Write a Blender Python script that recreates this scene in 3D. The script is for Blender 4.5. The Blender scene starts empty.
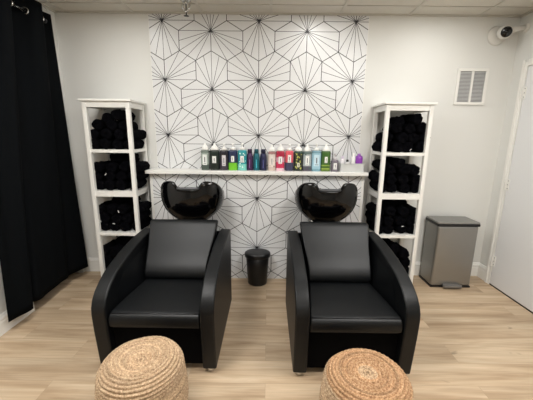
import bpy, bmesh, math, random
from mathutils import Vector, Matrix, noise
R = random.Random(7)
SC = bpy.context.scene
COL = SC.collection
PI = math.pi

# ------------------------------------------------------------------ materials
def mat(name, col, rough=.5, metal=0., spec=.5, bump=None, var=None, coat=0., sheen=0., trans=0., emit=None):
    m = bpy.data.materials.new(name); m.use_nodes = True
    nt = m.node_tree; b = nt.nodes['Principled BSDF']
    b.inputs['Base Color'].default_value = (*col, 1)
    b.inputs['Roughness'].default_value = rough
    b.inputs['Metallic'].default_value = metal
    b.inputs['Specular IOR Level'].default_value = spec
    b.inputs['Coat Weight'].default_value = coat
    b.inputs['Sheen Weight'].default_value = sheen
    b.inputs['Transmission Weight'].default_value = trans
    if emit:
        b.inputs['Emission Color'].default_value = (*emit[0], 1); b.inputs['Emission Strength'].default_value = emit[1]
    tc = None
    if bump or var:
        tc = nt.nodes.new('ShaderNodeTexCoord')
    if bump:
        scale, strength, dist = bump
        n = nt.nodes.new('ShaderNodeTexNoise'); n.inputs['Scale'].default_value = scale; n.inputs['Detail'].default_value = 4
        nt.links.new(tc.outputs['Object'], n.inputs['Vector'])
        bp = nt.nodes.new('ShaderNodeBump'); bp.inputs['Strength'].default_value = strength; bp.inputs['Distance'].default_value = dist
        nt.links.new(n.outputs['Fac'], bp.inputs['Height']); nt.links.new(bp.outputs['Normal'], b.inputs['Normal'])
    if var:
        scale, amt = var
        n = nt.nodes.new('ShaderNodeTexNoise'); n.inputs['Scale'].default_value = scale; n.inputs['Detail'].default_value = 3
        nt.links.new(tc.outputs['Object'], n.inputs['Vector'])
        mx = nt.nodes.new('ShaderNodeMix'); mx.data_type = 'RGBA'
        mx.inputs['A'].default_value = (*[c*(1-amt) for c in col], 1); mx.inputs['B'].default_value = (*[min(1, c*(1+amt)) for c in col], 1)
        nt.links.new(n.outputs['Fac'], mx.inputs['Factor']); nt.links.new(mx.outputs['Result'], b.inputs['Base Color'])
    return m

def srgb(r, g, b):
    f = lambda c: (c/255/12.92) if c/255 <= .04045 else ((c/255+.055)/1.055)**2.4
    return (f(r), f(g), f(b))

M = {}
M['wall'] = mat('wall_paint', srgb(222, 222, 218), .6, bump=(60, .06, .004), var=(1.5, .015))
M['ceil'] = mat('ceiling_tile', srgb(206, 202, 192), .9, bump=(160, .25, .003), var=(90, .05))
M['tbar'] = mat('ceiling_bar', srgb(196, 192, 183), .5, var=(3, .01))
M['trim'] = mat('white_trim_paint', srgb(236, 235, 230), .35, var=(4, .01))
M['door'] = mat('door_paint', srgb(224, 225, 226), .4, var=(2, .012))
M['paper'] = mat('wallpaper_ground', srgb(224, 225, 226), .33, var=(6, .02), bump=(35, .05, .003))
M['ink'] = mat('wallpaper_line', srgb(26, 26, 30), .45, var=(20, .1))
M['white'] = mat('white_lacquer', srgb(232, 231, 226), .3, var=(5, .012))
M['leather'] = mat('black_faux_leather', srgb(9, 11, 13), .43, spec=.29, bump=(420, .12, .001), var=(5, .08))
M['panelwood'] = mat('dark_side_veneer', srgb(34, 32, 31), .42, bump=(60, .05, .002), var=(7, .12))
M['void'] = mat('black_kick_fabric', srgb(4, 4, 5), .9, spec=.08, var=(9, .1))
M['seam'] = mat('leather_seam', srgb(30, 31, 34), .4, var=(9, .1))
M['gloss'] = mat('gloss_black_ceramic', srgb(4, 4, 5), .10, spec=.4, var=(3, .05))
M['gel'] = mat('grey_neck_gel', srgb(52, 54, 56), .35, var=(9, .05))
M['blackplastic'] = mat('black_plastic', srgb(15, 15, 17), .36, bump=(200, .05, .001), var=(9, .08))
M['chrome'] = mat('chrome', srgb(210, 210, 208), .16, metal=1, var=(9, .03))
M['nickel'] = mat('polished_rod', srgb(200, 200, 198), .2, metal=1, var=(9, .03))
M['darkmetal'] = mat('dark_metal', srgb(58, 58, 60), .4, metal=.8, var=(9, .05))
M['towel'] = mat('black_terry', srgb(6, 6, 9), 1., spec=.05, bump=(260, .9, .006), var=(80, .4))
M['tag'] = mat('white_fabric_tag', srgb(225, 225, 222), .8, var=(30, .05))
M['curtain'] = mat('charcoal_curtain', srgb(11, 13, 15), .95, spec=.06, bump=(500, .2, .001), var=(12, .1))
M['cammet'] = mat('camera_white', srgb(214, 212, 206), .4, var=(9, .02))
M['lens'] = mat('camera_black_glass', srgb(6, 6, 8), .15, var=(9, .05))
M['louver'] = mat('vent_louver', srgb(205, 205, 204), .5, var=(9, .03))
M['ventback'] = mat('vent_duct', srgb(120, 120, 120), .8, var=(9, .05))
M['lamp'] = mat('lit_diffuser', (.9, .9, .86), .5, emit=((1, .96, .89), 6), var=(5, .01))
M['pedalgrey'] = mat('grey_pedal', srgb(120, 118, 116), .35, metal=.4, var=(9, .03))
M['grey'] = mat('caddy_plastic', srgb(202, 204, 203), .3, var=(9, .02))

def steel():
    m = mat('brushed_steel', srgb(152, 151, 148), .36, metal=.85)
    nt = m.node_tree; b = nt.nodes['Principled BSDF']
    tc = nt.nodes.new('ShaderNodeTexCoord'); mp = nt.nodes.new('ShaderNodeMapping'); mp.inputs['Scale'].default_value = (3, 3, 300)
    n = nt.nodes.new('ShaderNodeTexNoise'); n.inputs['Scale'].default_value = 4; n.inputs['Detail'].default_value = 3
    nt.links.new(tc.outputs['Object'], mp.inputs['Vector']); nt.links.new(mp.outputs['Vector'], n.inputs['Vector'])
    r = nt.nodes.new('ShaderNodeMapRange'); r.inputs['To Min'].default_value = .3; r.inputs['To Max'].default_value = .46
    nt.links.new(n.outputs['Fac'], r.inputs['Value']); nt.links.new(r.outputs['Result'], b.inputs['Roughness'])
    return m
M['steel'] = steel()

def wood_floor():
    m = bpy.data.materials.new('oak_plank_floor'); m.use_nodes = True
    nt = m.node_tree; b = nt.nodes['Principled BSDF']; L = nt.links.new
    tc = nt.nodes.new('ShaderNodeTexCoord')
    br = nt.nodes.new('ShaderNodeTexBrick'); br.offset = .37; br.offset_frequency = 2; br.squash = 1
    br.inputs['Scale'].default_value = 1; br.inputs['Brick Width'].default_value = 1.25; br.inputs['Row Height'].default_value = .182
    br.inputs['Mortar Size'].default_value = .0009; br.inputs['Mortar Smooth'].default_value = .3; br.inputs['Bias'].default_value = 0
    br.inputs['Color1'].default_value = (0, 0, 0, 1); br.inputs['Color2'].default_value = (1, 1, 1, 1); br.inputs['Mortar'].default_value = (.4, .4, .4, 1)
    L(tc.outputs['Object'], br.inputs['Vector'])
    sep = nt.nodes.new('ShaderNodeSeparateXYZ'); L(tc.outputs['Object'], sep.inputs['Vector'])
    # grain, shifted for each plank by its own random tone
    ad = nt.nodes.new('ShaderNodeVectorMath'); ad.operation = 'ADD'
    cm = nt.nodes.new('ShaderNodeCombineXYZ')
    ml = nt.nodes.new('ShaderNodeMath'); ml.operation = 'MULTIPLY'; ml.inputs[1].default_value = 9.7
    L(br.outputs['Color'], ml.inputs[0]); L(ml.outputs[0], cm.inputs['X']); L(ml.outputs[0], cm.inputs['Z'])
    L(tc.outputs['Object'], ad.inputs[0]); L(cm.outputs[0], ad.inputs[1])
    def grain(sx, sy, sc, det, dist):
        mp = nt.nodes.new('ShaderNodeMapping'); mp.inputs['Scale'].default_value = (sx, sy, 1); L(ad.outputs[0], mp.inputs['Vector'])
        n = nt.nodes.new('ShaderNodeTexNoise'); n.inputs['Scale'].default_value = sc; n.inputs['Detail'].default_value = det
        n.inputs['Distortion'].default_value = dist; L(mp.outputs[0], n.inputs['Vector']); return n
    g1 = grain(.9, 9, 1.6, 5, .6); g2 = grain(1.6, 42, 2.2, 4, .3); g3 = grain(3.2, 11, 1.5, 2, .8)
    cr = nt.nodes.new('ShaderNodeValToRGB')
    e = cr.color_ramp.elements
    e[0].position = .28; e[0].color = (*srgb(162, 137, 109), 1)
    e[1].position = .72; e[1].color = (*srgb(207, 187, 160), 1)
    k = cr.color_ramp.elements.new(.5); k.color = (*srgb(189, 166, 138), 1)
    L(g1.outputs['Fac'], cr.inputs['Fac'])
    def mix(kind, fac, a, c):
        x = nt.nodes.new('ShaderNodeMix'); x.data_type = 'RGBA'; x.blend_type = kind
        x.inputs['Factor'].default_value = fac
        L(a, x.inputs['A']); L(c, x.inputs['B']); return x
    r2 = nt.nodes.new('ShaderNodeMapRange'); r2.inputs['From Min'].default_value = .3; r2.inputs['From Max'].default_value = .7
    r2.inputs['To Min'].default_value = .8; r2.inputs['To Max'].default_value = 1.1
    L(g2.outputs['Fac'], r2.inputs['Value'])
    x1 = mix('MULTIPLY', .7, cr.outputs['Color'], r2.outputs['Result'])
    r3 = nt.nodes.new('ShaderNodeMapRange'); r3.inputs['To Min'].default_value = .89; r3.inputs['To Max'].default_value = 1.06
    L(br.outputs['Color'], r3.inputs['Value'])
    x2 = mix('MULTIPLY', 1, x1.outputs['Result'], r3.outputs['Result'])
    # knots
    r4 = nt.nodes.new('ShaderNodeMapRange'); r4.inputs['From Min'].default_value = .70; r4.inputs['From Max'].default_value = .80
    r4.inputs['To Min'].default_value = 1; r4.inputs['To Max'].default_value = .6
    L(g3.outputs['Fac'], r4.inputs['Value'])
    x3 = mix('MULTIPLY', 1, x2.outputs['Result'], r4.outputs['Result'])
    r5 = nt.nodes.new('ShaderNodeMapRange'); r5.inputs['To Min'].default_value = 1; r5.inputs['To Max'].default_value = .72
    L(br.outputs['Fac'], r5.inputs['Value'])
    x4 = mix('MULTIPLY', 1, x3.outputs['Result'], r5.outputs['Result'])
    L(x4.outputs['Result'], b.inputs['Base Color'])
    b.inputs['Roughness'].default_value = .42; b.inputs['Specular IOR Level'].default_value = .35
    bp = nt.nodes.new('ShaderNodeBump'); bp.inputs['Strength'].default_value = .08; bp.inputs['Distance'].default_value = .002
    L(g2.outputs['Fac'], bp.inputs['Height']); L(bp.outputs['Normal'], b.inputs['Normal'])
    return m
M['floor'] = wood_floor()

def jute(name, ca, cb, cc):
    m = bpy.data.materials.new(name); m.use_nodes = True
    nt = m.node_tree; b = nt.nodes['Principled BSDF']; L = nt.links.new
    tc = nt.nodes.new('ShaderNodeTexCoord')
    n = nt.nodes.new('ShaderNodeTexNoise'); n.inputs['Scale'].default_value = 130; n.inputs['Detail'].default_value = 4; n.inputs['Roughness'].default_value = .7
    n2 = nt.nodes.new('ShaderNodeTexNoise'); n2.inputs['Scale'].default_value = 9; n2.inputs['Detail'].default_value = 3
    L(tc.outputs['Object'], n.inputs['Vector']); L(tc.outputs['Object'], n2.inputs['Vector'])
    cr = nt.nodes.new('ShaderNodeValToRGB'); e = cr.color_ramp.elements
    e[0].position = .32; e[0].color = (*ca, 1); e[1].position = .66; e[1].color = (*cc, 1)
    k = e.new(.5); k.color = (*cb, 1)
    L(n.outputs['Fac'], cr.inputs['Fac'])
    ln = nt.nodes.new('ShaderNodeVectorMath'); ln.operation = 'LENGTH'; fl = nt.nodes.new('ShaderNodeVectorMath'); fl.operation = 'MULTIPLY'; fl.inputs[1].default_value = (1, 1, 0)
    L(tc.outputs['Object'], fl.inputs[0]); L(fl.outputs[0], ln.inputs[0])
    cmb = nt.nodes.new('ShaderNodeCombineXYZ'); sp = nt.nodes.new('ShaderNodeSeparateXYZ'); L(tc.outputs['Object'], sp.inputs[0])
    L(ln.outputs['Value'], cmb.inputs['X']); L(sp.outputs['Z'], cmb.inputs['Z'])
    n2.inputs['Scale'].default_value = 70; L(cmb.outputs[0], n2.inputs['Vector'])
    r = nt.nodes.new('ShaderNodeMapRange'); r.inputs['From Min'].default_value = .3; r.inputs['From Max'].default_value = .7; r.inputs['To Min'].default_value = .58; r.inputs['To Max'].default_value = 1.2
    L(n2.outputs['Fac'], r.inputs['Value'])
    x = nt.nodes.new('ShaderNodeMix'); x.data_type = 'RGBA'; x.blend_type = 'MULTIPLY'; x.inputs['Factor'].default_value = 1
    L(cr.outputs['Color'], x.inputs['A']); L(r.outputs['Result'], x.inputs['B']); L(x.outputs['Result'], b.inputs['Base Color'])
    b.inputs['Roughness'].default_value = .9; b.inputs['Specular IOR Level'].default_value = .2
    bp = nt.nodes.new('ShaderNodeBump'); bp.inputs['Strength'].default_value = .8; bp.inputs['Distance'].default_value = .004
    L(n.outputs['Fac'], bp.inputs['Height']); L(bp.outputs['Normal'], b.inputs['Normal'])
    return m
M['jute'] = jute('pale_jute_braid', srgb(132, 107, 83), srgb(186, 158, 127), srgb(218, 193, 162))
M['jute_tan'] = jute('tan_jute_braid', srgb(124, 92, 65), srgb(176, 138, 103), srgb(210, 176, 140))

# ------------------------------------------------------------------ mesh helpers
def obj(name, bm, m, parent=None, smooth=False, loc=None, bevel=None, sub=0):
    me = bpy.data.meshes.new(name)
    bmesh.ops.recalc_face_normals(bm, faces=bm.faces)
    bm.to_mesh(me); bm.free()
    for x in (m if isinstance(m, (list, tuple)) else [m]): me.materials.append(x)
    if smooth:
        for p in me.polygons: p.use_smooth = True
    o = bpy.data.objects.new(name, me); COL.objects.link(o)
    if parent: o.parent = parent
    if loc: o.location = loc
    if bevel:
        b = o.modifiers.new('bevel', 'BEVEL'); b.width = bevel[0]; b.segments = bevel[1]; b.limit_method = 'ANGLE'; b.angle_limit = .6
        if len(bevel) > 2:
            for p in me.polygons: p.use_smooth = True
            w = o.modifiers.new('wn', 'WEIGHTED_NORMAL'); w.keep_sharp = True
    if sub:
        s = o.modifiers.new('sub', 'SUBSURF'); s.levels = sub; s.render_levels = sub
    return o

def box(bm, x0, x1, y0, y1, z0, z1, mi=0):
    vs = [bm.verts.new((x, y, z)) for x in (x0, x1) for y in (y0, y1) for z in (z0, z1)]
    for q in ((0, 1, 3, 2), (4, 6, 7, 5), (0, 4, 5, 1), (2, 3, 7, 6), (0, 2, 6, 4), (1, 5, 7, 3)):
        f = bm.faces.new([vs[i] for i in q]); f.material_index = mi
    return vs
def boxm(*a):
    bm = bmesh.new(); box(bm, *a); return bm
def prism(bm, pts, axis, a0, a1, mi=0):
    """pts: 2-D outline; axis: the extruded axis index"""
    def co(p, a):
        l = [p[0], p[1]]; l.insert(axis, a); return l
    A = [bm.verts.new(co(p, a0)) for p in pts]; B = [bm.verts.new(co(p, a1)) for p in pts]
    n = len(pts)
    for i in range(n):
        f = bm.faces.new((A[i], A[(i+1) % n], B[(i+1) % n], B[i])); f.material_index = mi
    for F in (A[::-1], B):
        f = bm.faces.new(F); f.material_index = mi
def lathe(bm, prof, n=32, c=(0, 0), sx=1, sy=1, mi=0, cap0=True, cap1=True, power=2):
    """prof: (radius, z). power>2 gives a rounded-square section"""
    rings = []
    for r, z in prof:
        ring = []
        for i in range(n):
            t = 2*PI*i/n; ct, st = math.cos(t), math.sin(t)
            e = 2/power
            ring.append(bm.verts.new((c[0]+r*sx*math.copysign(abs(ct)**e, ct), c[1]+r*sy*math.copysign(abs(st)**e, st), z)))
        rings.append(ring)
    for a, b in zip(rings, rings[1:]):
        for i in range(n):
            f = bm.faces.new((a[i], a[(i+1) % n], b[(i+1) % n], b[i])); f.material_index = mi
    if cap0: f = bm.faces.new(rings[0][::-1]); f.material_index = mi
    if cap1: f = bm.faces.new(rings[-1]); f.material_index = mi
    return rings
def tube(bm, pts, r, n=12, mi=0, caps=True):
    pts = [Vector(p) for p in pts]; rings = []
    for i, p in enumerate(pts):
        d = (pts[min(i+1, len(pts)-1)]-pts[max(i-1, 0)]).normalized()
        u = d.orthogonal().normalized() if not rings else (u-d*u.dot(d)).normalized()
        w = d.cross(u); rr = r[i] if isinstance(r, (list, tuple)) else r
        rings.append([bm.verts.new(p+rr*(u*math.cos(2*PI*k/n)+w*math.sin(2*PI*k/n))) for k in range(n)])
    for a, b in zip(rings, rings[1:]):
        for k in range(n):
            f = bm.faces.new((a[k], a[(k+1) % n], b[(k+1) % n], b[k])); f.material_index = mi
    if caps:
        for F in (rings[0][::-1], rings[-1]):
            f = bm.faces.new(F); f.material_index = mi
def torus(bm, c, R_, r, ax=2, n=24, k=10):
    rings = []
    for i in range(n):
        t = 2*PI*i/n; ring = []
        for j in range(k):
            s = 2*PI*j/k; a = (R_+r*math.cos(s))*math.cos(t); b = (R_+r*math.cos(s))*math.sin(t); h = r*math.sin(s)
            v = {2: (a, b, h), 0: (h, a, b), 1: (a, h, b)}[ax]
            ring.append(bm.verts.new((c[0]+v[0], c[1]+v[1], c[2]+v[2])))
        rings.append(ring)
    for i in range(n):
        a, b = rings[i], rings[(i+1) % n]
        for j in range(k):
            bm.faces.new((a[j], a[(j+1) % k], b[(j+1) % k], b[j]))

def struct(name, bm, m, parent=None, **k):
    o = obj(name, bm, m, parent, **k)
    if parent is None: o['kind'] = 'structure'
    return o
def tag(o, label, cat, group=None):
    o['label'] = label; o['category'] = cat
    if group: o['group'] = group
    return o
def thing(name, label, cat, loc=(0, 0, 0), group=None, rz=0):
    o = bpy.data.objects.new(name, None); COL.objects.link(o); o.location = loc; o.rotation_euler = (0, 0, rz)
    o.empty_display_size = .1
    return tag(o, label, cat, group)
def dup(root, loc, label=None, group=None, rz=None):
    r = root.copy(); COL.objects.link(r); r.location = loc
    if rz is not None: r.rotation_euler = (0, 0, rz)
    if label: r['label'] = label
    if group: r['group'] = group
    for ch in list(root.children):
        c = ch.copy(); COL.objects.link(c); c.parent = r
        for g in list(ch.children):
            d = g.copy(); COL.objects.link(d); d.parent = c
    return r

# ------------------------------------------------------------------ room
XL, XR, H = -1.905, 2.221, 2.4707
YF = -6.2                      # the wall behind the camera
LEDGE = -.125                  # face of the boxed-out lower wall
bm = bmesh.new(); box(bm, XL, XR, YF, 0, -.06, 0); box(bm, XL-.85, XL, -1.0, -.05, -.06, 0)
struct('floor', bm, M['floor'])
struct('wall_back', boxm(XL-.1, XR+.1, 0, .1, -.06, H+.05), M['wall'])
bm = bmesh.new(); OY0, OY1, OZ = -.745, -.05, 2.12      # a doorway in the left wall, behind the curtain
box(bm, XL-.1, XL, YF, OY0, -.06, H+.05); box(bm, XL-.1, XL, OY1, 0, -.06, H+.05); box(bm, XL-.1, XL, OY0, OY1, OZ, H+.05)
struct('wall_left', bm, M['wall'])
bm = bmesh.new(); box(bm, XL-.95, XL-.85, OY0-.3, OY1+.05, -.06, OZ+.1); box(bm, XL-.85, XL-.1, OY1, OY1+.05, -.06, OZ+.1); box(bm, XL-.85, XL-.1, OY0-.3, OY0-.25, -.06, OZ+.1); box(bm, XL-.85, XL-.1, OY0-.25, OY1, OZ, OZ+.1)
struct('wall_closet', bm, M['wall'])
struct('wall_right', boxm(XR, XR+.1, YF, 0, -.06, H+.05), M['wall'])
struct('wall_front', boxm(XL-.1, XR+.1, YF-.1, YF, -.06, H+.05), M['wall'])

bm = bmesh.new(); box(bm, XL, XR, YF, 0, H, H+.05)
xs = [-1.8171+.61*k for k in range(7)]
ys = [-.185-.61*k for k in range(10)]
for x in xs: box(bm, x-.012, x+.012, YF, 0, H-.006, H, 1)
for y in ys: box(bm, XL, XR, y-.012, y+.012, H-.0065, H, 1)
box(bm, XL, XR, -.02, 0, H-.012, H, 1)
box(bm, XR-.02, XR, YF, 0, H-.012, H, 1); box(bm, XL, XL+.02, YF, 0, H-.012, H, 1)
struct('ceiling', bm, [M['ceil'], M['tbar']])

# baseboards: tall board with a stepped moulded cap
def bb_prof(): return [(0, 0), (.016, 0), (.016, .092), (.013, .098), (.013, .104), (.0155, .110), (.0145, .122), (.009, .130), (.006, .142), (0, .146)]
bm = bmesh.new(); prism(bm, [(-d, z) for d, z in bb_prof()], 0, XL, -1.112); struct('baseboard_back_left', bm, M['trim'])
bm = bmesh.new(); prism(bm, [(-d, z) for d, z in bb_prof()], 0, .912, XR); struct('baseboard_back_right', bm, M['trim'])
bm = bmesh.new(); prism(bm, [(XL+d, z) for d, z in bb_prof()], 1, YF, -.745); struct('baseboard_left', bm, M['trim'])
bm = bmesh.new(); prism(bm, [(XR-d, z) for d, z in bb_prof()], 1, -.128, -.017); struct('baseboard_right', bm, M['trim'])

# ---- wallpaper: hexagons, each with a fan of five lines from one corner
W = .2873; A = W/math.sqrt(3)
def clip(p, q, x0, x1, z0, z1):
    t0, t1 = 0., 1.; dx, dz = q[0]-p[0], q[1]-p[1]
    for a, b in ((-dx, p[0]-x0), (dx, x1-p[0]), (-dz, p[1]-z0), (dz, z1-p[1])):
        if abs(a) < 1e-9:
            if b < 0: return None
        else:
            t = b/a
            if a < 0: t0 = max(t0, t)
            else: t1 = min(t1, t)
    if t0 >= t1: return None
    return (p[0]+t0*dx, p[1]+t0*dz), (p[0]+t1*dx, p[1]+t1*dz)
def wallpaper(bm, x0, x1, z0, z1, y, ox, oz):
    segs = {}
    def add(p, q, w):
        k = tuple(sorted(((round(p[0], 3), round(p[1], 3)), (round(q[0], 3), round(q[1], 3)))))
        if k not in segs: segs[k] = (p, q, w)
    def hexa(cx, cz, star):
        V = [(cx, cz+A), (cx+W/2, cz+A/2), (cx+W/2, cz-A/2), (cx, cz-A), (cx-W/2, cz-A/2), (cx-W/2, cz+A/2)]
        for i in range(6): add(V[i], V[(i+1) % 6], .0058)
        s = V[star]
        for k in (2, 3, 4): add(s, V[(star+k) % 6], .0039)
        for k in (2, 3):
            a, b = V[(star+k) % 6], V[(star+k+1) % 6]
            add(s, ((a[0]+b[0])/2, (a[1]+b[1])/2), .0039)
    stars = []
    for i in range(-5, 6):
        for j in range(-6, 7):
            lx, lz = ox+3*W*i, oz-3*A*j                      # star with a hexagon below it
            hexa(lx, lz-A, 0); hexa(lx-W/2, lz+A/2, 2); hexa(lx+W/2, lz+A/2, 4)
            yx, yz = lx+1.5*W, lz-.5*A                       # star with a hexagon above it
            hexa(yx, yz+A, 3); hexa(yx-W/2, yz-A/2, 1); hexa(yx+W/2, yz-A/2, 5)
            stars += [(lx, lz), (yx, yz)]
    for p, q, w in segs.values():
        c = clip(p, q, x0, x1, z0, z1)
        if not c: continue
        p, q = Vector(c[0]), Vector(c[1]); d = (q-p)
        if d.length < 1e-4: continue
        n = Vector((-d.y, d.x)).normalized()*w/2
        f = bm.faces.new([bm.verts.new((v.x, y, v.y)) for v in (p-n, q-n, q+n, p+n)]); f.material_index = 1
    for sx, sz in stars:
        if x0+.01 < sx < x1-.01 and z0+.01 < sz < z1-.01:
            f = bm.faces.new([bm.verts.new((sx+.0085*math.cos(k*PI/4), y-.0002, sz+.0085*math.sin(k*PI/4))) for k in range(8)]); f.material_index = 1

LT = 1.062                      # top of the boxed-out lower wall
bm = bmesh.new(); px0, px1 = -1.072, .880
box(bm, px0, px1, -.004, 0, LT, H-.013); wallpaper(bm, px0, px1, LT, H-.013, -.0046, -.9545, 2.4085)
struct('wall_accent', bm, [M['paper'], M['ink']])
bm = bmesh.new()
box(bm, px0-.004, px0, -.005, 0, LT, H-.013); box(bm, px1, px1+.004, -.005, 0, LT, H-.013)
struct('trim_1', bm, M['trim'])
lx0, lx1 = -1.108, .908
bm = bmesh.new(); box(bm, lx0, lx1, LEDGE, 0, 0, LT)
box(bm, lx0+.02, lx1-.02, LEDGE-.003, LEDGE, 0, LT)
wallpaper(bm, lx0+.02, lx1-.02, 0.0, LT, LEDGE-.0036, -.9579-.003, .827+6*A)
struct('wall_ledge', bm, [M['paper'], M['ink']])
bm = bmesh.new()
box(bm, lx0-.003, lx0+.02, LEDGE-.006, LEDGE, 0, LT); box(bm, lx1-.02, lx1+.003, LEDGE-.006, LEDGE, 0, LT)
struct('trim_2', bm, M['trim'])

o = obj('wall_shelf', boxm(-1.128, .926, -.195, -.0065, LT, LT+.032), M['white'], bevel=(.003, 2))
tag(o, 'long white wall shelf holding the row of hair product bottles', 'shelf')
ST = LT+.032

# ---- door, casing, hinges
D0 = -.19
bm = bmesh.new()
box(bm, XR-.018, XR, D0, D0+.052, 0, 2.055); box(bm, XR-.024, XR-.018, D0+.03, D0+.052, 0, 2.075)
box(bm, XR-.018, XR, D0-.94, D0, 2.022, 2.075)
box(bm, XR-.018, XR, D0-.99, D0-.94, 0, 2.075)
struct('trim_3', bm, M['trim'])
d = struct('door_1', boxm(XR-.014, XR, D0-.935, D0-.004, .014, 2.016), M['door'], bevel=(.002, 2))
for z in (1.80, 1.0, .25):
    bm = bmesh.new(); box(bm, XR-.021, XR-.013, D0-.03, D0-.006, z-.05, z+.05)
    tube(bm, [(XR-.026, D0-.002, z-.052), (XR-.026, D0-.002, z+.052)], .007, 10)
    hg = obj('hinge', bm, M['white'], d)
    bm = bmesh.new()
    for k in (-.035, 0, .035):
        tube(bm, [(XR-.0215, D0-.02, z+k), (XR-.0205, D0-.02, z+k)], .004, 8)
    obj('screw', bm, M['darkmetal'], hg)
kb = bmesh.new(); lathe(kb, [(.026, 0), (.026, .006), (.011, .012), (.011, .035), (.024, .045), (.027, .058), (.018, .068)], 20)
kb.transform(Matrix.Translation((XR-.014, D0-.87, .95)) @ Matrix.Rotation(-PI/2, 4, 'Y'))
obj('door_knob', kb, M['nickel'], d, smooth=True)
struct('door_gap_shade', boxm(XR-.013, XR, D0-.935, D0-.004, 0, .013), M['blackplastic'])  # black strip stands in for the shade in the gap under the door

# ------------------------------------------------------------------ wall vent
def vent():
    x0, x1, z0, z1 = 1.722, 2.004, 1.716, 2.034
    t = thing('wall_vent', 'white square air return vent with two louvred panes high on right wall', 'vent', ((x0+x1)/2, -.001, z0))
    cx = (x0+x1)/2; w = (x1-x0)/2; h = z1-z0
    bm = bmesh.new(); f = .025
    box(bm, -w, w, -.014, 0, 0, f); box(bm, -w, w, -.014, 0, h-f, h)
    box(bm, -w, -w+f, -.014, 0, f, h-f); box(bm, w-f, w, -.014, 0, f, h-f)
    obj('frame', bm, M['white'], t, bevel=(.003, 2))
    obj('divider', boxm(-.009, .009, -.013, -.001, f, h-f), M['white'], t)
    obj('duct', boxm(-w+f, w-f, -.002, -.0005, f, h-f), M['ventback'], t)
    for sx, dx in ((-w+f, -.009), (.009, w-f)):
        bm = bmesh.new(); n = 22
        for k in range(n):
            z = f+.004+(h-2*f-.008)*(k+.5)/n
            prism(bm, [(-.011, z-.0035), (-.0105, z-.0045), (-.004, z+.0025), (-.0045, z+.0035)], 0, sx, dx)
        obj('louver_panel', bm, M['louver'], t)
vent()

# ------------------------------------------------------------------ security camera in the corner
def seccam():
    c = Vector((2.022, -.105, 2.306))
    t = thing('security_camera', 'white ball security camera with black round face in top right corner', 'camera', c)
    bm = bmesh.new(); lathe(bm, [(.0, .0), (.07, 0), (.078, .004), (.080, .010), (.072, .018), (.05, .03), (0, .031)], 32, cap0=False, cap1=False)
    bm.transform(Matrix.Translation((.0, .1045, .0)) @ Matrix.Rotation(PI/2, 4, 'X'))
    obj('base_plate', bm, M['cammet'], t, smooth=True)
    bm = bmesh.new(); bmesh.ops.create_uvsphere(bm, u_segments=32, v_segments=20, radius=.055)
    cut = .040
    for v in bm.verts:
        if v.co.z > cut: v.co.z = cut
    f = Vector((-.30, -.90, -.18)).normalized(); rot = Vector((0, 0, 1)).rotation_difference(f).to_matrix().to_4x4()
    bm.transform(Matrix.Translation((-.0, -.0, 0)) @ rot)
    obj('housing', bm, M['cammet'], t, smooth=True, bevel=None)
    bm = bmesh.new(); lathe(bm, [(.0, .0405), (.0415, .0405), (.0415, .044), (.038, .046), (0, .047)], 32, cap0=False, cap1=False); bm.transform(rot)
    ln = obj('face_plate', bm, M['lens'], t, smooth=True)
    bm = bmesh.new(); lathe(bm, [(0, .0465), (.014, .0465), (.014, .0495), (.008, .0505), (0, .0505)], 20, cap0=False, cap1=False); bm.transform(rot)
    obj('lens', bm, M['gloss'], ln, smooth=True)
    bm = bmesh.new(); tube(bm, [(.045, .02, .015), (.11, .02, .034), (.178, .02, .042)], [.02, .022, .022], 14)
    lathe_c = bmesh.new()
    obj('mount_arm', bm, M['cammet'], t, smooth=True); lathe_c.free()
    bm = bmesh.new(); tube(bm, [(.176, .02, .042), (.1985, .02, .042)], [.034, .036], 20)
    obj('mount_foot', bm, M['cammet'], t)
seccam()

# ------------------------------------------------------------------ sprinkler
def sprinkler():
    t = thing('fire_sprinkler', 'chrome pendent fire sprinkler head hanging from the ceiling above wallpaper', 'sprinkler', (-.672, -.255, H))
    bm = bmesh.new(); lathe(bm, [(.042, 0), (.041, -.004), (.022, -.010), (.014, -.012)], 24); obj('escutcheon', bm, M['chrome'], t, smooth=True)
    bm = bmesh.new(); lathe(bm, [(.012, -.010), (.014, -.022), (.010, -.028)], 16)
    for s in (-1, 1):
        tube(bm, [(s*.012, 0, -.020), (s*.031, 0, -.036), (s*.027, 0, -.056), (s*.008, 0, -.078)], [.007, .008, .008, .006], 8)
    lathe(bm, [(.011, -.072), (.012, -.082), (.008, -.090)], 14)
    obj('frame', bm, M['chrome'], t, smooth=True)
    bm = bmesh.new(); tube(bm, [(0, 0, -.027), (0, 0, -.075)], .005, 8); obj('bulb', bm, M['darkmetal'], t)
    bm = bmesh.new(); tube(bm, [(0, 0, -.088), (0, 0, -.112)], .005, 8)
    for k in range(10):
        a = 2*PI*k/10; ca, sa = math.cos(a), math.sin(a)
        vs = [(ca*.003-sa*.003, sa*.003+ca*.003), (ca*.021-sa*.004, sa*.021+ca*.004), (ca*.021+sa*.004, sa*.021-ca*.004), (ca*.003+sa*.003, sa*.003-ca*.003)]
        prism(bm, vs, 2, -.114, -.112)
    obj('deflector', bm, M['darkmetal'], t)
sprinkler()

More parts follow.
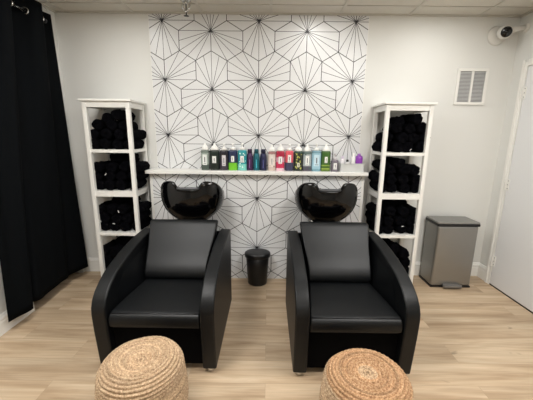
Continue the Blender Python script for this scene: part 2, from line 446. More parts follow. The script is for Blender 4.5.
# ------------------------------------------------------------------ curtain and rod
def catmull(P, n):
    out = []
    for i in range(len(P)-1):
        p0, p1, p2, p3 = (Vector(P[max(0, min(len(P)-1, k))]) for k in (i-1, i, i+1, i+2))
        for s in range(n):
            t = s/n
            out.append(.5*((2*p1)+(p2-p0)*t+(2*p0-5*p1+4*p2-p3)*t*t+(3*p1-p0-3*p2+p3)*t**3))
    out.append(Vector(P[-1])); return out
ROD = (-1.828, 2.312)
def curtain():
    top = [(-1.865, -.115), (-1.882, -.20), (-1.872, -.265), (-1.828, -.295), (-1.782, -.335), (-1.775, -.39), (-1.795, -.435), (-1.84, -.462), (-1.876, -.50), (-1.878, -.56), (-1.828, -.605), (-1.776, -.65), (-1.776, -.72), (-1.828, -.77), (-1.876, -.82), (-1.872, -.88), (-1.80, -.95), (-1.785, -1.0)]
    bot = [(-1.805, -.115), (-1.835, -.20), (-1.862, -.27), (-1.872, -.32), (-1.850, -.38), (-1.855, -.45), (-1.850, -.53), (-1.845, -.61), (-1.838, -.68), (-1.832, -.75), (-1.872, -.79), (-1.862, -.82), (-1.800, -.86), (-1.792, -.89), (-1.800, -.93), (-1.815, -.97), (-1.825, -1.01), (-1.832, -1.05)]
    T, B = catmull(top, 8), catmull(bot, 8)
    zt, zb, NZ = 2.405, .10, 40
    bm = bmesh.new(); g = []
    for j in range(NZ+1):
        v = j/NZ; k = v**1.15
        row = []
        for i, (a, b) in enumerate(zip(T, B)):
            p = a.lerp(b, k)
            z = zt+(zb-zt)*v
            wob = .006*noise.noise(Vector((p.y*6, z*1.3, 3)))*min(1, v*4)
            row.append(bm.verts.new((max(p.x+wob, XL+.022), p.y, z)))
        g.append(row)
    for j in range(NZ):
        for i in range(len(T)-1):
            bm.faces.new((g[j][i], g[j][i+1], g[j+1][i+1], g[j+1][i]))
    t = thing('curtain', 'long charcoal blackout grommet curtain hanging along the left wall', 'curtain', (-1.84, -.55, .1))
    for v in bm.verts: v.co -= Vector((-1.84, -.55, .1))
    o = obj('cloth', bm, M['curtain'], t, smooth=True)
    s = o.modifiers.new('solid', 'SOLIDIFY'); s.thickness = .0025; s.offset = 0
    for y in (-.30, -.46, -.604, -.77, -.915):
        bm = bmesh.new(); torus(bm, (0, 0, 0), .021, .0042, ax=1)
        bm.transform(Matrix.Translation((ROD[0]+1.84, y+.55, ROD[1]-.1)) @ Matrix.Rotation(.25, 4, 'Z'))
        obj('grommet', bm, M['nickel'], t, smooth=True)
    r = thing('curtain_rod', 'polished metal curtain rod along the top of left wall', 'curtain rod', (ROD[0], -.26, ROD[1]))
    bm = bmesh.new(); tube(bm, [(0, -1.3, 0), (0, .0, 0)], .0115, 14); obj('rod', bm, M['nickel'], r, smooth=True)
    bm = bmesh.new(); tube(bm, [(0, 0, 0), (0, .012, 0), (0, .018, 0)], [.017, .017, .010], 14); obj('finial', bm, M['darkmetal'], r, smooth=True)
    bm = bmesh.new(); tube(bm, [(-.0765, -.012-1.2, 0), (-.0, -.012-1.2, 0)], .007, 10); box(bm, -.0765, -.071, -1.237, -1.187, -.035, .035); obj('bracket', bm, M['darkmetal'], r)
curtain()

# ------------------------------------------------------------------ styling chairs
def chair(x, yo, label):
    t = thing('shampoo_chair', label, 'chair', (x, -1.0+yo, 0), 'black shampoo chairs')
    Y = lambda y: y+1.0
    hw, th = .352, .083
    prof = [(-.575, .672), (-.70, .675), (-.82, .670), (-.93, .658), (-1.04, .640), (-1.14, .620), (-1.22, .599), (-1.29, .566), (-1.345, .530), (-1.380, .492), (-1.398, .452), (-1.402, .41), (-1.396, .30), (-1.368, .032), (-.575, .032)]
    for s in (-1, 1):
        bm = bmesh.new(); prism(bm, [(Y(a), b) for a, b in prof], 0, s*hw, s*(hw-th))
        # the inner side is padded and swells inwards towards the back of the seat
        ix = s*(hw-th); gy, gz = 14, 8; g = []
        for i in range(gy+1):
            u = i/gy; q = min(1, u/.6); q = q*q*(3-2*q)
            yy = -1.34+.74*u
            top = min(.60, min(b1+(b2-b1)*(yy-a1)/(a2-a1) for (a1, b1), (a2, b2) in zip(prof[1:9], prof[:8]) if min(a1, a2)-1e-6 <= yy <= max(a1, a2)+1e-6)-.03) if yy > -1.344 and yy < -.576 else .48
            g.append([bm.verts.new((ix+s*.004-s*.056*q*(1-(k/gz)**1.6), Y(-1.34+.74*u), .29+(top-.29)*k/gz)) for k in range(gz+1)])
        for i in range(gy):
            for k in range(gz): bm.faces.new((g[i][k], g[i+1][k], g[i+1][k+1], g[i][k+1]))
        obj('armrest', bm, M['leather'], t, bevel=(.011, 4, 1))
    iw = hw-th-.004
    # seat pad with its rolled front edge
    sp = [(-.90, .300), (-1.335, .302), (-1.367, .308), (-1.385, .327), (-1.391, .352), (-1.387, .382), (-1.373, .400), (-1.345, .410), (-1.2, .414), (-1.0, .412), (-.90, .41)]
    bm = bmesh.new(); prism(bm, [(Y(a), b) for a, b in sp], 0, -iw, iw)
    for v in bm.verts: v.co.x *= 1-.19*max(0, min(1, (v.co.y+.36)/.40))
    seat = obj('seat', bm, M['leather'], t, bevel=(.012, 3, 1))
    bm = bmesh.new(); tube(bm, [(-iw+.01, Y(-1.367), .405), (iw-.01, Y(-1.367), .405)], .0035, 8); obj('piping', bm, M['seam'], seat, smooth=True)
    # reclined back cushion with a lumbar swell
    front = [(-.652, .768), (-.685, .763), (-.706, .742), (-.750, .685), (-.803, .626), (-.864, .572), (-.920, .518), (-.952, .475), (-.962, .445), (-.955, .415)]
    back = [(-.86, .415), (-.80, .46), (-.68, .62), (-.625, .735), (-.626, .760)]
    bm = bmesh.new(); prism(bm, [(Y(a), b) for a, b in front+back], 0, -iw+.002, iw-.002)
    for v in bm.verts: v.co.x *= 1-.165*max(0, min(1, (.74-v.co.z)/.25))
    obj('backrest', bm, M['leather'], t, bevel=(.013, 3, 1))
    # rear closing panel and the recessed kick board
    obj('rear_panel', boxm(-iw, iw, Y(-.60), Y(-.578), .04, .655), M['leather'], t)
    obj('kick_board', boxm(-iw, iw, Y(-1.335), Y(-1.318), .045, .299), M['void'], t)
    obj('base_frame', boxm(-iw, iw, Y(-1.317), Y(-.605), .26, .298), M['void'], t)
    for sx in (-1, 1):
        for y in (-1.325, -.63):
            bm = bmesh.new(); lathe(bm, [(.024, 0), (.025, .004), (.022, .014), (.018, .033)], 18, (sx*(hw-.042), Y(y))); obj('foot', bm, M['chrome'], t, smooth=True)
chair(-.648, -.022, 'left black leather shampoo chair, the one nearer the charcoal curtain')
chair(.517, -.045, 'right black leather shampoo chair, the one nearer the steel trash can')

# ------------------------------------------------------------------ shampoo bowls on pedestals behind the chairs
def bowl(x, label):
    t = thing('shampoo_bowl', label, 'sink', (x, -.37, 0), 'black shampoo bowls')
    n, rx, ry = 96, .268, .195
    tilt = Matrix.Rotation(math.radians(-5), 4, 'X')
    zr, zb = 1.035, .655
    ex = .72
    def plan(th): c, sn = math.cos(th), math.sin(th); return rx*math.copysign(abs(c)**ex, c), ry*math.copysign(abs(sn)**ex, sn)
    def rim(th):
        px, py = plan(th)
        dz = -.105*max(0, (py/ry+1)/2)**1.1-.030*max(0, (abs(px)/rx-.78)/.22)**2
        if py < 0: dz -= .068/(1+(abs(px)/.104)**10)
        return dz
    prof = [(.955, 0), (.985, .035), (1.0, .10), (1.0, .22), (.99, .33), (.965, .43), (.93, .53), (.875, .63), (.80, .72), (.70, .80), (.58, .87), (.46, .93), (.34, .97), (.2, 1.)]
    inner = [(.925, -.006), (.905, .02), (.90, .10), (.87, .22), (.78, .36), (.60, .48), (.34, .56), (.09, .59)]
    bm = bmesh.new(); rings = []
    for (sc, d), inn in [(p, 0) for p in reversed(prof)]+[(p, 1) for p in inner]:
        ring = []
        for i in range(n):
            th = 2*PI*i/n; c, s = math.cos(th), math.sin(th)
            px, py = plan(th); px *= sc; py *= sc
            z = (zr-zb)*(1-d)+rim(th)*max(0, 1-max(0, d)/.75)
            ring.append(bm.verts.new((px, py, z)))
        rings.append(ring)
    for a, b in zip(rings, rings[1:]):
        for i in range(n): bm.faces.new((a[i], a[(i+1) % n], b[(i+1) % n], b[i]))
    bm.faces.new(rings[0][::-1]); bm.faces.new(rings[-1])
    bm.transform(Matrix.Translation((0, 0, zb)) @ tilt)
    o = obj('basin', bm, M['gloss'], t, smooth=True)
    # neck rest lining the front notch
    bm = bmesh.new(); P = []
    for k in range(-8, 9):
        xx = k/8*.088; th = -math.acos(min(1, (abs(xx)/rx))**(1/ex)) if xx >= 0 else -PI+math.acos((abs(xx)/rx)**(1/ex))
        P.append((xx, plan(th)[1]*.94, (zr-zb)+rim(th)+.002))
    tube(bm, P, .015, 12); bm.transform(Matrix.Translation((0, 0, zb)) @ tilt); obj('neck_rest', bm, M['gel'], o, smooth=True)
    bm = bmesh.new(); lathe(bm, [(.03, 0), (.034, .002), (.036, .006), (.02, .008)], 20); bm.transform(Matrix.Translation((0, .0, zb+.16)) @ tilt)
    obj('drain', bm, M['chrome'], o, smooth=True)
    bm = bmesh.new(); box(bm, -.125, .125, -.10, .12, .02, .60)
    obj('pedestal', bm, M['blackplastic'], t, bevel=(.02, 3, 1))
    obj('base', boxm(-.15, .15, -.13, .14, 0, .02), M['blackplastic'], t, bevel=(.006, 2))
    bm = bmesh.new(); box(bm, -.09, .09, -.09, .09, .60, .675); obj('tilt_bracket', bm, M['blackplastic'], t, bevel=(.01, 2))
    for s in (-1, 1):
        bm = bmesh.new(); tube(bm, [(s*.125, -.06, .60), (s*.125, -.06, .69), (s*.105, -.055, .715)], .008, 10); obj('hinge_pin', bm, M['chrome'], t, smooth=True)
bowl(-.652, 'glossy black shampoo bowl with neck notch behind the left chair')
bowl(.510, 'glossy black shampoo bowl with neck notch behind the right chair')

# ------------------------------------------------------------------ jute poufs
def pouf(x, y, label, m, mt, sag, Ht, rad):
    t = thing('jute_pouf', label, 'pouf', (x, y, 0), 'woven jute poufs')
    Rr, rope = .183, .0150
    # outline of the cushion, then ropes laid side by side along it
    def outline(s):
        # s = arc length from the centre over the shoulder down the side
        flat = Rr-rad
        if s < flat: return (s, Ht-.012*(1-(s/flat)**2)*sag, 0)
        q = s-flat; arc = rad*PI/2
        if q < arc:
            a = q/rad; return (flat+rad*math.sin(a), Ht-rad*(1-math.cos(a)), a)
        z = Ht-rad-(q-arc); bul = .010*math.sin(PI*max(0, min(1, (Ht-rad-z)/(Ht-rad))))
        return (flat+rad+bul, z, PI/2)
    total = Rr-rad+rad*PI/2+(Ht-rad)-.004
    n = 220; NS = int(total/rope)*6
    def make(s0, s1, name, mm):
        bm = bmesh.new(); rings = []; k0 = int(round(NS*s0)); k1 = int(round(NS*s1))
        for k in range(k0, k1+1):
            s = total*k/NS; r, z, a = outline(s)
            ring = []
            for i in range(n):
                th = 2*PI*i/n
                ph = (s/rope+th/(2*PI))                       # coils wind outwards
                h = .0095*abs(math.sin(PI*ph))**.8+.0013*math.sin(round(62*max(r, .02)/.2)*th+2.1*math.floor(ph))+.005*noise.noise(Vector((r*math.cos(th)*9, r*math.sin(th)*9, z*9)))
                rr = max(.0005, r+h*math.sin(a)); ring.append(bm.verts.new((rr*math.cos(th), rr*math.sin(th), z+h*math.cos(a))))
            rings.append(ring)
        for p, q in zip(rings, rings[1:]):
            for i in range(n): bm.faces.new((p[i], p[(i+1) % n], q[(i+1) % n], q[i]))
        if k0 == 0: bm.faces.new(rings[0])
        if k1 == NS: bm.faces.new(rings[-1])
        return obj(name, bm, mm, t, smooth=True)
    e = (Rr-rad+rad*1.1)/total; make(0, .075, 'center_coil', m); make(.075, e, 'top', mt); make(e, 1, 'side', m)
pouf(-.575, -1.76, 'round pale jute pouf in front of the left chair', M['jute'], M['jute'], 1.6, .42, .07)
pouf(.452, -1.82, 'round tan jute pouf with pale center in front of right chair', M['jute'], M['jute_tan'], .3, .405, .06)

# ------------------------------------------------------------------ towel racks
def rack(xc, yf, label):
    t = thing('storage_rack', label, 'rack', (xc, yf, 0), 'white open towel racks')
    w, dp, Ht, p = .198, .315, 1.70, .034
    for sx in (-1, 1):
        for sy in (0, 1):
            y0 = 0 if sy == 0 else dp-p
            x0 = -w if sx < 0 else w-p
            bm = bmesh.new(); a = .004
            vs = box(bm, x0, x0+p, y0, y0+p, 0, Ht-.02)
            obj('post', bm, M['white'], t, bevel=(.003, 2))
    bm = bmesh.new(); box(bm, -w-.018, w+.018, -.018, dp+.006, Ht-.018, Ht); obj('top', bm, M['white'], t, bevel=(.004, 2))
    bm = bmesh.new()
    box(bm, -w+p, w-p, .004, .022, Ht-.066, Ht-.018); box(bm, -w+p, w-p, dp-.022, dp-.004, Ht-.066, Ht-.018)
    box(bm, -w+.004, -w+.022, p, dp-p, Ht-.066, Ht-.018); box(bm, w-.022, w-.004, p, dp-p, Ht-.066, Ht-.018)
    obj('apron', bm, M['white'], t)
    for z, h in ((1.286, .026), (.925, .050), (.540, .026), (.135, .045)):
        bm = bmesh.new(); g = .0
        vs = [(-w+p, .003), (w-p, .003), (w-p, p), (w-.003, p), (w-.003, dp-p), (w-p, dp-p), (w-p, dp-.003), (-w+p, dp-.003), (-w+p, dp-p), (-w+.003, dp-p), (-w+.003, p), (-w+p, p)]
        prism(bm, vs, 2, z-h, z); obj('shelf', bm, M['white'], t)
    return [1.286, .925, .540, .135]
RL = (-1.352, -.350); RRt = (1.182, -.330)
lv = rack(*RL, 'tall white rack of rolled black towels on left, by the curtain')
rack(*RRt, 'tall white rack of rolled black towels on right, by steel trash can')

def towel_mesh(seed, L=.238, r=.0475):
    rr = random.Random(seed); bm = bmesh.new(); n, m = 26, 18; rings = []
    off = Vector((seed*3.1, seed*1.7, 0))
    ends = [(-.5, .30), (-.497, .62), (-.485, .88), (-.46, .98)]
    prof = ends+[(-.46+.92*k/m, 1.) for k in range(1, m)]+[(-a, b) for a, b in reversed(ends)]
    for u, s in prof:
        ring = []
        for i in range(n):
            th = 2*PI*i/n
            sp = .90+.13*(((th+.6) % (2*PI))/(2*PI))                # the outer flap of the roll makes a step
            k = 1+.20*noise.noise(Vector((u*5, math.cos(th)*1.2, math.sin(th)*1.2))+off)+.14*noise.noise(Vector((u*30, math.cos(th)*5, math.sin(th)*5))+off)
            ring.append(bm.verts.new((u*L+(.012*noise.noise(Vector((math.cos(th)*2, math.sin(th)*2, 5))+off) if abs(u) > .45 else 0), r*s*sp*k*math.cos(th), r*s*sp*k*math.sin(th))))
        rings.append(ring)
    for a, b in zip(rings, rings[1:]):
        for i in range(n): bm.faces.new((a[i], a[(i+1) % n], b[(i+1) % n], b[i]))
    for E, ux in ((rings[0], -1), (rings[-1], 1)):                  # hollow at the core of the roll
        c = bm.verts.new((ux*(L*.5-.014), 0, 0))
        for i in range(n): bm.faces.new((E[i], E[(i+1) % n], c))
    return bm
TP = []
for s in range(5):
    o = obj('rolled_towel', towel_mesh(s), M['towel'], smooth=True); TP.append(o)
used = set()
def put_towel(k, x, y, z, rz, ry, rx, label, grp, tagged=False):
    src = TP[k]
    if k in used: o = src.copy(); COL.objects.link(o)
    else: o = src; used.add(k)
    o.location = (x, y, z); o.rotation_euler = (rx, ry, rz); tag(o, label, 'towel', grp)
    if tagged:
        bm = bmesh.new(); box(bm, -.008, .008, -.002, .002, 0, .02)
        g = obj('care_tag', bm, M['tag'], o, loc=(tagged*.117, -.030, -.008))
r = .0475
def fill(rk, z, rows, label, grp, top=None, sh=(0, 0, 0, 0)):
    """rows: rolls in each layer, ends to the front; a layer nests in the gaps of the one below"""
    for j, nrow in enumerate(rows):
        for i in range(nrow):
            x = rk[0]+(i-(nrow-1)/2)*(.102+.004*j)+sh[j]+R.uniform(-.008, .008)
            zz = z+r*.97+j*.0785+R.uniform(-.003, .006)*(j > 0)
            put_towel(R.randrange(5), x, rk[1]+.156+R.uniform(-.010, .008), zz, PI/2+R.uniform(-.10, .10), R.uniform(-.03, .03)*(j > 0), R.uniform(0, 6.28), label, grp, tagged=(-1 if R.random() < .09 else False))
    for x, dy, zz, rz, ry in (top or []):
        put_towel(R.randrange(5), rk[0]+x, rk[1]+dy, z+zz, rz, ry, R.uniform(0, 6), label, grp)
def names(side, sh): return ('rolled black towel in the pile on %s of the %s white rack' % (sh, side), 'towels on %s of the %s rack' % (sh, side))
fill(RL, lv[0], [4, 4, 3], *names('left', 'the top shelf'), top=[(.075, .16, .288, PI/2-.15, 0), (-.075, .16, .262, PI/2+.5, 0)], sh=(0, .01, 0, 0))
fill(RL, lv[1], [4, 4, 4], *names('left', 'the second shelf'), top=[(.05, .16, .272, .15, 0)], sh=(0, .005, .02, 0))
fill(RL, lv[2], [4, 4, 4], *names('left', 'the third shelf'), top=[(.03, .16, .268, .1, 0)], sh=(0, .02, 0, 0))
fill(RL, lv[3], [4, 4, 4], *names('left', 'the bottom shelf'), top=[(.02, .16, .268, -.1, 0)], sh=(0, .02, 0, 0))
fill(RRt, lv[0], [4, 4, 3], *names('right', 'the top shelf'), top=[(.075, .16, .286, PI/2+.2, 0), (-.04, .17, .262, PI/2-.1, 0)], sh=(-.01, .02, .035, 0))
fill(RRt, lv[1], [4, 4, 3], *names('right', 'the second shelf'), top=[(-.04, .16, .262, PI/2+.3, 0), (-.135, .17, .238, PI/2, 0)], sh=(0, -.02, .02, 0))
fill(RRt, lv[2], [4, 4, 4], *names('right', 'the third shelf'), top=[(.0, .16, .272, .1, 0)], sh=(0, -.01, .0, 0))
# the bottom of the right rack: a short pile pushed to the left
fill(RRt, lv[3], [4, 4, 3], 'rolled black towel in the pile low in the right white rack', 'towels low in the right rack', top=[(.01, .16, .256, PI/2+.1, 0)], sh=(-.01, -.02, -.01, 0))

# ------------------------------------------------------------------ trash can and small bin
def trash():
    t = thing('trash_can', 'large brushed steel pedal trash can by the right wall', 'trash can', (1.775, -.155, 0))
    w, y0, y1 = .196, -.120, .118
    bm = bmesh.new(); box(bm, -w+.006, w-.006, y0+.005, y1-.005, .014, .618); obj('body', bm, M['steel'], t, bevel=(.022, 5, 1))
    bm = bmesh.new(); box(bm, -w, w, y0, y1, .612, .640); obj('rim', bm, M['blackplastic'], t, bevel=(.008, 3, 1))
    bm = bmesh.new(); box(bm, -w+.002, w-.002, y0+.003, y1-.003, .634, .654); obj('lid', bm, M['steel'], t, bevel=(.009, 3, 1))
    bm = bmesh.new(); box(bm, -w+.004, w-.004, y0+.004, y1-.004, 0, .016); obj('base', bm, M['blackplastic'], t, bevel=(.004, 2))
    bm = bmesh.new(); prism(bm, [(-.075, y0+.01), (-.09, y0-.03), (-.08, y0-.044), (.08, y0-.044), (.09, y0-.03), (.075, y0+.01)], 2, .016, .040); obj('pedal', bm, M['pedalgrey'], t, bevel=(.004, 2))
trash()
def bin_():
    t = thing('waste_bin', 'small round black plastic bin with lid between the two chairs', 'bin', (-.088, -.232, 0))
    bm = bmesh.new(); lathe(bm, [(.082, 0), (.088, .004), (.094, .02), (.098, .10), (.104, .20), (.110, .284), (.106, .286)], 40, sy=.78); obj('body', bm, M['blackplastic'], t, smooth=True)
    bm = bmesh.new(); lathe(bm, [(.112, .284), (.122, .286), (.124, .292), (.124, .312), (.121, .322), (.112, .329), (.09, .333), (.04, .335), (.002, .335)], 40, sy=.80); obj('lid', bm, M['blackplastic'], t, smooth=True)
bin_()

# ------------------------------------------------------------------ bottles on the shelf
def cm(name, c, **k):
    if name not in M: M[name] = mat(name, srgb(*c), k.get('rough', .3), var=(30, .06), metal=k.get('metal', 0))
    return M[name]
def label_part(t, w, z0, z1, y, col, ink):
    bm = bmesh.new(); box(bm, -w/2, w/2, y-.0015, y, z0, z1)
    l = obj('label', bm, cm('label_%d_%d_%d' % col, col, rough=.5), t)
    bm = bmesh.new(); h = z1-z0
    box(bm, -w*.10, w*.10, y-.0019, y-.0015, z0+h*.25, z0+h*.75); box(bm, -w*.3, w*.3, y-.0019, y-.0015, z0+h*.10, z0+h*.15)
    obj('label_print', bm, cm('print_%d_%d_%d' % ink, ink, rough=.5), l)
def litre(px, w, h, bands, cap, lab, labelpos, text, y=-.095, kind='dome', pat=None, inks=(96, 96, 104)):
    """liter bottle: broad flattened body in coloured bands, white pump cap"""
    t = thing('product_bottle', text, 'bottle', (px, y, ST), 'hair product bottles on the shelf')
    hw = w/2; sy = .74
    P = [(hw*.93, 0), (hw*.985, .003), (hw, .010), (hw, h*.30), (hw, h*.55), (hw, h*.80), (hw, h*.93), (hw*.95, h*.975), (hw*.75, h)]
    bm = bmesh.new(); mats = []
    cuts = [0]+[b[0] for b in bands]
    zs = sorted(set([z for _, z in P]+[c*h for c in cuts[1:]]))
    def rad(z):
        for (r0, z0), (r1, z1) in zip(P, P[1:]):
            if z0 <= z <= z1: return r0+(r1-r0)*(z-z0)/max(1e-9, z1-z0)
        return P[-1][0]
    rings = lathe(bm, [(rad(z), z) for z in zs], 28, sy=sy, power=3.4)
    for f in bm.faces:
        zc = f.calc_center_median().z/h
        for i, b in enumerate(bands):
            if zc <= b[0]+1e-6: f.material_index = i; break
        else: f.material_index = len(bands)-1
    obj('body', bm, [cm('plastic_%d_%d_%d' % b[1], b[1]) for b in bands], t, smooth=True)
    bm = bmesh.new()
    if kind == 'dome':
        lathe(bm, [(hw*.80, h-.001), (hw*.82, h+.008), (hw*.74, h+.022), (hw*.52, h+.034), (hw*.30, h+.042), (hw*.24, h+.056), (hw*.20, h+.062)], 24, sy=.8, power=2.3)
    else:
        lathe(bm, [(hw*.62, h-.001), (hw*.62, h+.020), (hw*.30, h+.026), (.006, h+.030), (.006, h+.048), (.012, h+.049), (.012, h+.060), (.008, h+.063)], 20, sy=.9)
        tube(bm, [(0, 0, h+.055), (.0, -.03, h+.055), (0, -.036, h+.048)], .0045, 8)
    obj('pump_cap', bm, cm('cap_%d_%d_%d' % cap, cap), t, smooth=True)
    yf = -hw*sy
    if lab: label_part(t, labelpos[0], labelpos[1]*h, labelpos[2]*h, yf-.0004, lab, inks)
    if pat:
        rr = random.Random(hash(text) % 1000 if False else len(text)); bm = bmesh.new()
        for k in range(pat[1]):
            u, v = rr.uniform(-.72, .72)*hw, rr.uniform(.08, .9)*h; q = rr.uniform(.004, .009)
            bm.faces.new([bm.verts.new((u+q*math.cos(a*PI/3)*rr.uniform(.6, 1.2), yf-.0003-(k*.00001), v+q*math.sin(a*PI/3))) for a in range(6)])
        obj('printed_pattern', bm, cm('pattern_%d_%d_%d' % pat[0], pat[0]), t)
    return t
def slim(px, w, h, c, text, y=-.095):
    """metallic bottle with long sloping shoulders and a flat disc cap"""
    t = thing('product_bottle', text, 'bottle', (px, y, ST), 'hair product bottles on the shelf')
    hw = w/2
    bm = bmesh.new(); lathe(bm, [(hw*.95, 0), (hw, .004), (hw, h*.54), (hw*.98, h*.62), (hw*.88, h*.70), (hw*.78, h*.76), (hw*.74, h*.80)], 28, sy=.85)
    obj('body', bm, cm('metallic_%d_%d_%d' % c, c, rough=.28, metal=.35), t, smooth=True)
    bm = bmesh.new(); lathe(bm, [(hw*.66, h*.80), (hw*.69, h*.805), (hw*.67, h*.985), (hw*.62, h)], 24, sy=.85)
    obj('cap', bm, cm('metallic_%d_%d_%d' % tuple(int(q*.8) for q in c), tuple(int(q*.8) for q in c), rough=.3, metal=.35), t, smooth=True)
    bm = bmesh.new(); box(bm, -hw*.12, hw*.12, -hw*.853-.0006, -hw*.85+.002, h*.12, h*.52)
    obj('label_print', bm, cm('print_%d_%d_%d' % tuple(min(255, int(q*1.7+20)) for q in c), tuple(min(255, int(q*1.7+20)) for q in c)), t)
# image column -> shelf position in the plane of the bottle fronts
S = lambda u: (u-201)*(1.2095/129)-.6255
WT = (232, 232, 228)
litre(S(205), .076, 0.186, [(.28, (70, 82, 76)), (.86, (150, 162, 154)), (1, (106, 118, 110))], WT, (226, 230, 226), (.040, .26, .78), 'leftmost bottle on the shelf, grey green with a white label')
litre(S(214.5), .090, 0.186, [(.3, (18, 30, 24)), (1, (22, 36, 29))], WT, WT, (.036, .36, .70), 'dark green black bottle with small white label, second from left on shelf')
litre(S(224), .080, 0.184, [(.15, (60, 52, 62)), (.62, (48, 40, 54)), (1, (28, 24, 36))], WT, (205, 200, 204), (.034, .22, .76), 'blackish purple bottle with pale stripes, left of the navy and lime bottle', kind='pump')
litre(S(232.8), .084, 0.186, [(.38, (112, 188, 46)), (1, (26, 38, 74))], WT, WT, (.028, .42, .72), 'navy bottle with a lime green lower band on the shelf', kind='pump')
litre(S(242.2), .084, 0.188, [(.32, (120, 196, 186)), (1, (34, 140, 148))], WT, WT, (.032, .40, .72), 'teal bottle with white speckled base beside the lime banded bottle', kind='pump', pat=((220, 240, 234), 14))
slim(S(249.7), .0615, .198, (66, 40, 76), 'dark purple slope shouldered bottle, left of the dark teal one')
slim(S(256.4), .0605, .198, (30, 98, 110), 'dark teal slope shouldered bottle between purple and navy bottles')
slim(S(263.2), .0645, .198, (40, 42, 74), 'dark navy slope shouldered bottle, right of the dark teal one')
litre(S(271.8), .070, 0.180, [(.2, (196, 178, 168)), (.85, (218, 206, 198)), (1, (150, 112, 110))], WT, (224, 216, 210), (.03, .3, .74), 'cream floral bottle between the navy bottle and crimson bottle', pat=((140, 100, 92), 7))
litre(S(280.2), .080, 0.184, [(.14, (224, 190, 200)), (.44, (190, 48, 84)), (.68, (200, 150, 166)), (1, (164, 32, 62))], WT, WT, (.034, .36, .72), 'crimson red bottle with white label near middle of the shelf')
litre(S(289.2), .076, 0.186, [(.42, (58, 58, 84)), (1, (208, 84, 98))], WT, WT, (.030, .42, .80), 'bottle with coral pink top and slate blue bottom on the shelf', kind='pump')
litre(S(298.2), .084, 0.184, [(.9, (38, 44, 36)), (1, (30, 64, 54))], WT, (216, 214, 190), (.024, .2, .42), 'black bottle printed with yellow green flowers on the shelf', pat=((176, 178, 92), 20))
litre(S(307), .080, 0.184, [(.25, (84, 80, 92)), (.85, (166, 174, 176)), (1, (90, 108, 104))], WT, WT, (.034, .30, .78), 'grey bottle with white label, left of the light blue bottle', pat=((74, 92, 92), 9))
litre(S(316.2), .086, 0.190, [(.12, (116, 158, 172)), (.88, (152, 190, 206)), (1, (108, 146, 160))], WT, (196, 220, 230), (.05, .25, .8), 'light blue bottle left of the grass green bottle', kind='pump')
litre(S(325.6), .086, 0.188, [(.1, (92, 118, 44)), (.16, (150, 170, 80)), (.26, (62, 96, 30)), (.32, (140, 162, 72)), (1, (58, 96, 34))], WT, WT, (.026, .42, .72), 'grass green striped bottle with white cap, right end of tall bottles')
litre(S(334.6), .066, 0.106, [(1, (112, 106, 116))], (196, 192, 196), WT, (.030, .2, .75), 'short grey pump bottle left of the white caddy', y=-.115, kind='pump')

def caddy():
    x0, x1 = S(339.5), S(362.0)
    cx = (x0+x1)/2; w = (x1-x0)/2; yc = -.11
    t = thing('storage_caddy', 'low white plastic caddy holding small bottles at right shelf end', 'caddy', (cx, yc, ST))
    bm = bmesh.new(); h = .080; th = .003; dp = .055
    box(bm, -w, w, -dp, dp, 0, th); box(bm, -w, w, -dp, -dp+th, th, h); box(bm, -w, w, dp-th, dp, th, h)
    box(bm, -w, -w+th, -dp+th, dp-th, th, h); box(bm, w-th, w, -dp+th, dp-th, th, h)
    obj('tray', bm, M['grey'], t)
    bm = bmesh.new(); box(bm, -w-.004, w+.004, -dp-.004, -dp, h-.006, h); box(bm, -w-.004, w+.004, dp, dp+.004, h-.006, h)
    box(bm, -w-.004, -w, -dp, dp, h-.006, h); box(bm, w, w+.004, -dp, dp, h-.006, h); obj('rim', bm, M['grey'], t)
    z = ST+th
    def small(px, r, hh, c, cap, text, dy=0, name='small_bottle'):
        q = thing(name, text, 'bottle', (px, yc+dy, z), 'small bottles in the white caddy')
        bm = bmesh.new(); lathe(bm, [(r*.95, 0), (r, .003), (r, hh*.74), (r*.8, hh*.80), (r*.5, hh*.82)], 20); obj('body', bm, cm('small_%d_%d_%d' % c, c), q, smooth=True)
        bm = bmesh.new(); lathe(bm, [(r*.56, hh*.82), (r*.58, hh*.83), (r*.54, hh*.98), (r*.45, hh)], 18); obj('cap', bm, cm('cap_%d_%d_%d' % cap, cap), q, smooth=True)
        return q
    small(S(342.2), .021, .140, (226, 222, 226), (206, 196, 214), 'white small bottle at the left end of the caddy')
    q = small(S(347.3), .019, .108, (196, 196, 196), (22, 20, 22), 'small clear bottle with black cap inside the caddy')
    q = small(S(352.6), .020, .170, (232, 232, 230), (236, 236, 234), 'tall thin white bottle inside the caddy beside purple one', dy=-.012)
    bm = bmesh.new(); lathe(bm, [(.0184, .070), (.0184, .100)], 20, cap0=False, cap1=False); obj('label', bm, cm('label_200_60_60', (196, 70, 66)), q, smooth=True)
    q = thing('spray_bottle', 'bright purple bottle at the right end of the caddy', 'bottle', (S(358.4), yc-.004, z), 'small bottles in the white caddy')
    bm = bmesh.new(); lathe(bm, [(.031, 0), (.033, .004), (.033, .125), (.031, .138), (.022, .146), (.012, .150)], 24, power=2.6); obj('body', bm, cm('purple_gloss', (140, 66, 172)), q, smooth=True)
    bm = bmesh.new(); lathe(bm, [(.013, .1495), (.013, .162), (.010, .166)], 16); tube(bm, [(.006, 0, .158), (.006, -.018, .161)], .005, 8); obj('nozzle', bm, cm('purple_cap', (170, 120, 196)), q, smooth=True)
caddy()

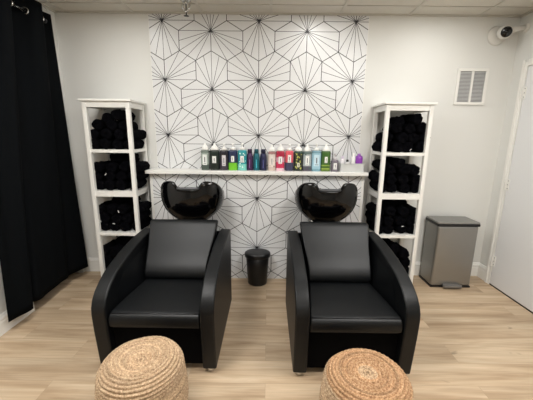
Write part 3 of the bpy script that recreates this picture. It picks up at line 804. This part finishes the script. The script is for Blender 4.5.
# ------------------------------------------------------------------ lamps
def area(name, loc, size, power, col=(1, .985, .955), shape='DISK', sy=None, spread=PI):
    l = bpy.data.lights.new(name, 'AREA'); l.shape = shape; l.size = size; l.energy = power; l.color = col; l.spread = spread
    if sy: l.size_y = sy
    o = bpy.data.objects.new(name, l); COL.objects.link(o); o.location = loc; return o
def downlight(x, y, p):
    t = thing('recessed_light', 'round recessed ceiling downlight out of frame above the back wall', 'ceiling light', (x, y, H-.0068), 'recessed downlights')
    bm = bmesh.new(); lathe(bm, [(.070, 0), (.088, 0), (.088, -.004), (.072, -.006)], 32, cap0=False, cap1=False); obj('trim_ring', bm, M['white'], t)
    bm = bmesh.new(); lathe(bm, [(.070, -.001), (.070, -.003)], 32); obj('diffuser', bm, M['lamp'], t)
    area('downlight_lamp', (x, y, H-.014), .13, p)
for x, y, p in ((.42, -.42, 2.8), (-1.22, -.62, 3.0), (1.42, -.50, 3.0)): downlight(x, y, p)
def fill_panel(x, y, p):  # unseen ceiling panel, added to give the room soft fill light
    t = thing('fill_panel_light', 'unseen flush ceiling panel light added for soft fill', 'ceiling light', (x, y, H-.0068), 'added fill panel lights')
    bm = bmesh.new(); box(bm, -.30, .30, -.60, -.58, -.008, 0); box(bm, -.30, .30, .58, .60, -.008, 0); box(bm, -.30, -.28, -.58, .58, -.008, 0); box(bm, .28, .30, -.58, .58, -.008, 0); obj('frame', bm, M['white'], t)
    obj('diffuser', boxm(-.28, .28, -.58, .58, -.005, 0), M['lamp'], t)
    area('fill_panel_lamp', (x, y, H-.02), .56, p, (1, .995, .985), 'RECTANGLE', 1.16)
for x, y, p in ((-.9, -2.0, 27), (1.2, -2.0, 27), (.15, -4.4, 10)): fill_panel(x, y, p)

w = bpy.data.worlds.new('world'); SC.world = w; w.use_nodes = True
w.node_tree.nodes['Background'].inputs[0].default_value = (.9, .95, 1, 1); w.node_tree.nodes['Background'].inputs[1].default_value = .02

# ------------------------------------------------------------------ camera
cam = bpy.data.cameras.new('camera'); cam.sensor_width = 36; cam.lens = 304.18/533*36; cam.clip_start = .05
co = bpy.data.objects.new('camera', cam); COL.objects.link(co)
rt, up, fw = Vector((.99992942, .00509056, .01073516)), Vector((-.01157047, .21201621, .97719765)), Vector((-.00269846, .97725289, -.21206015))
m = Matrix((rt, up, -fw)).transposed().to_4x4(); m.translation = (0, -2.9734, 1.4309)
co.matrix_world = m
SC.camera = co
vs = SC.view_settings
vs.view_transform = 'Standard'; vs.look = 'None'; vs.gamma = 1; vs.use_curve_mapping = False; vs.exposure = 0.17
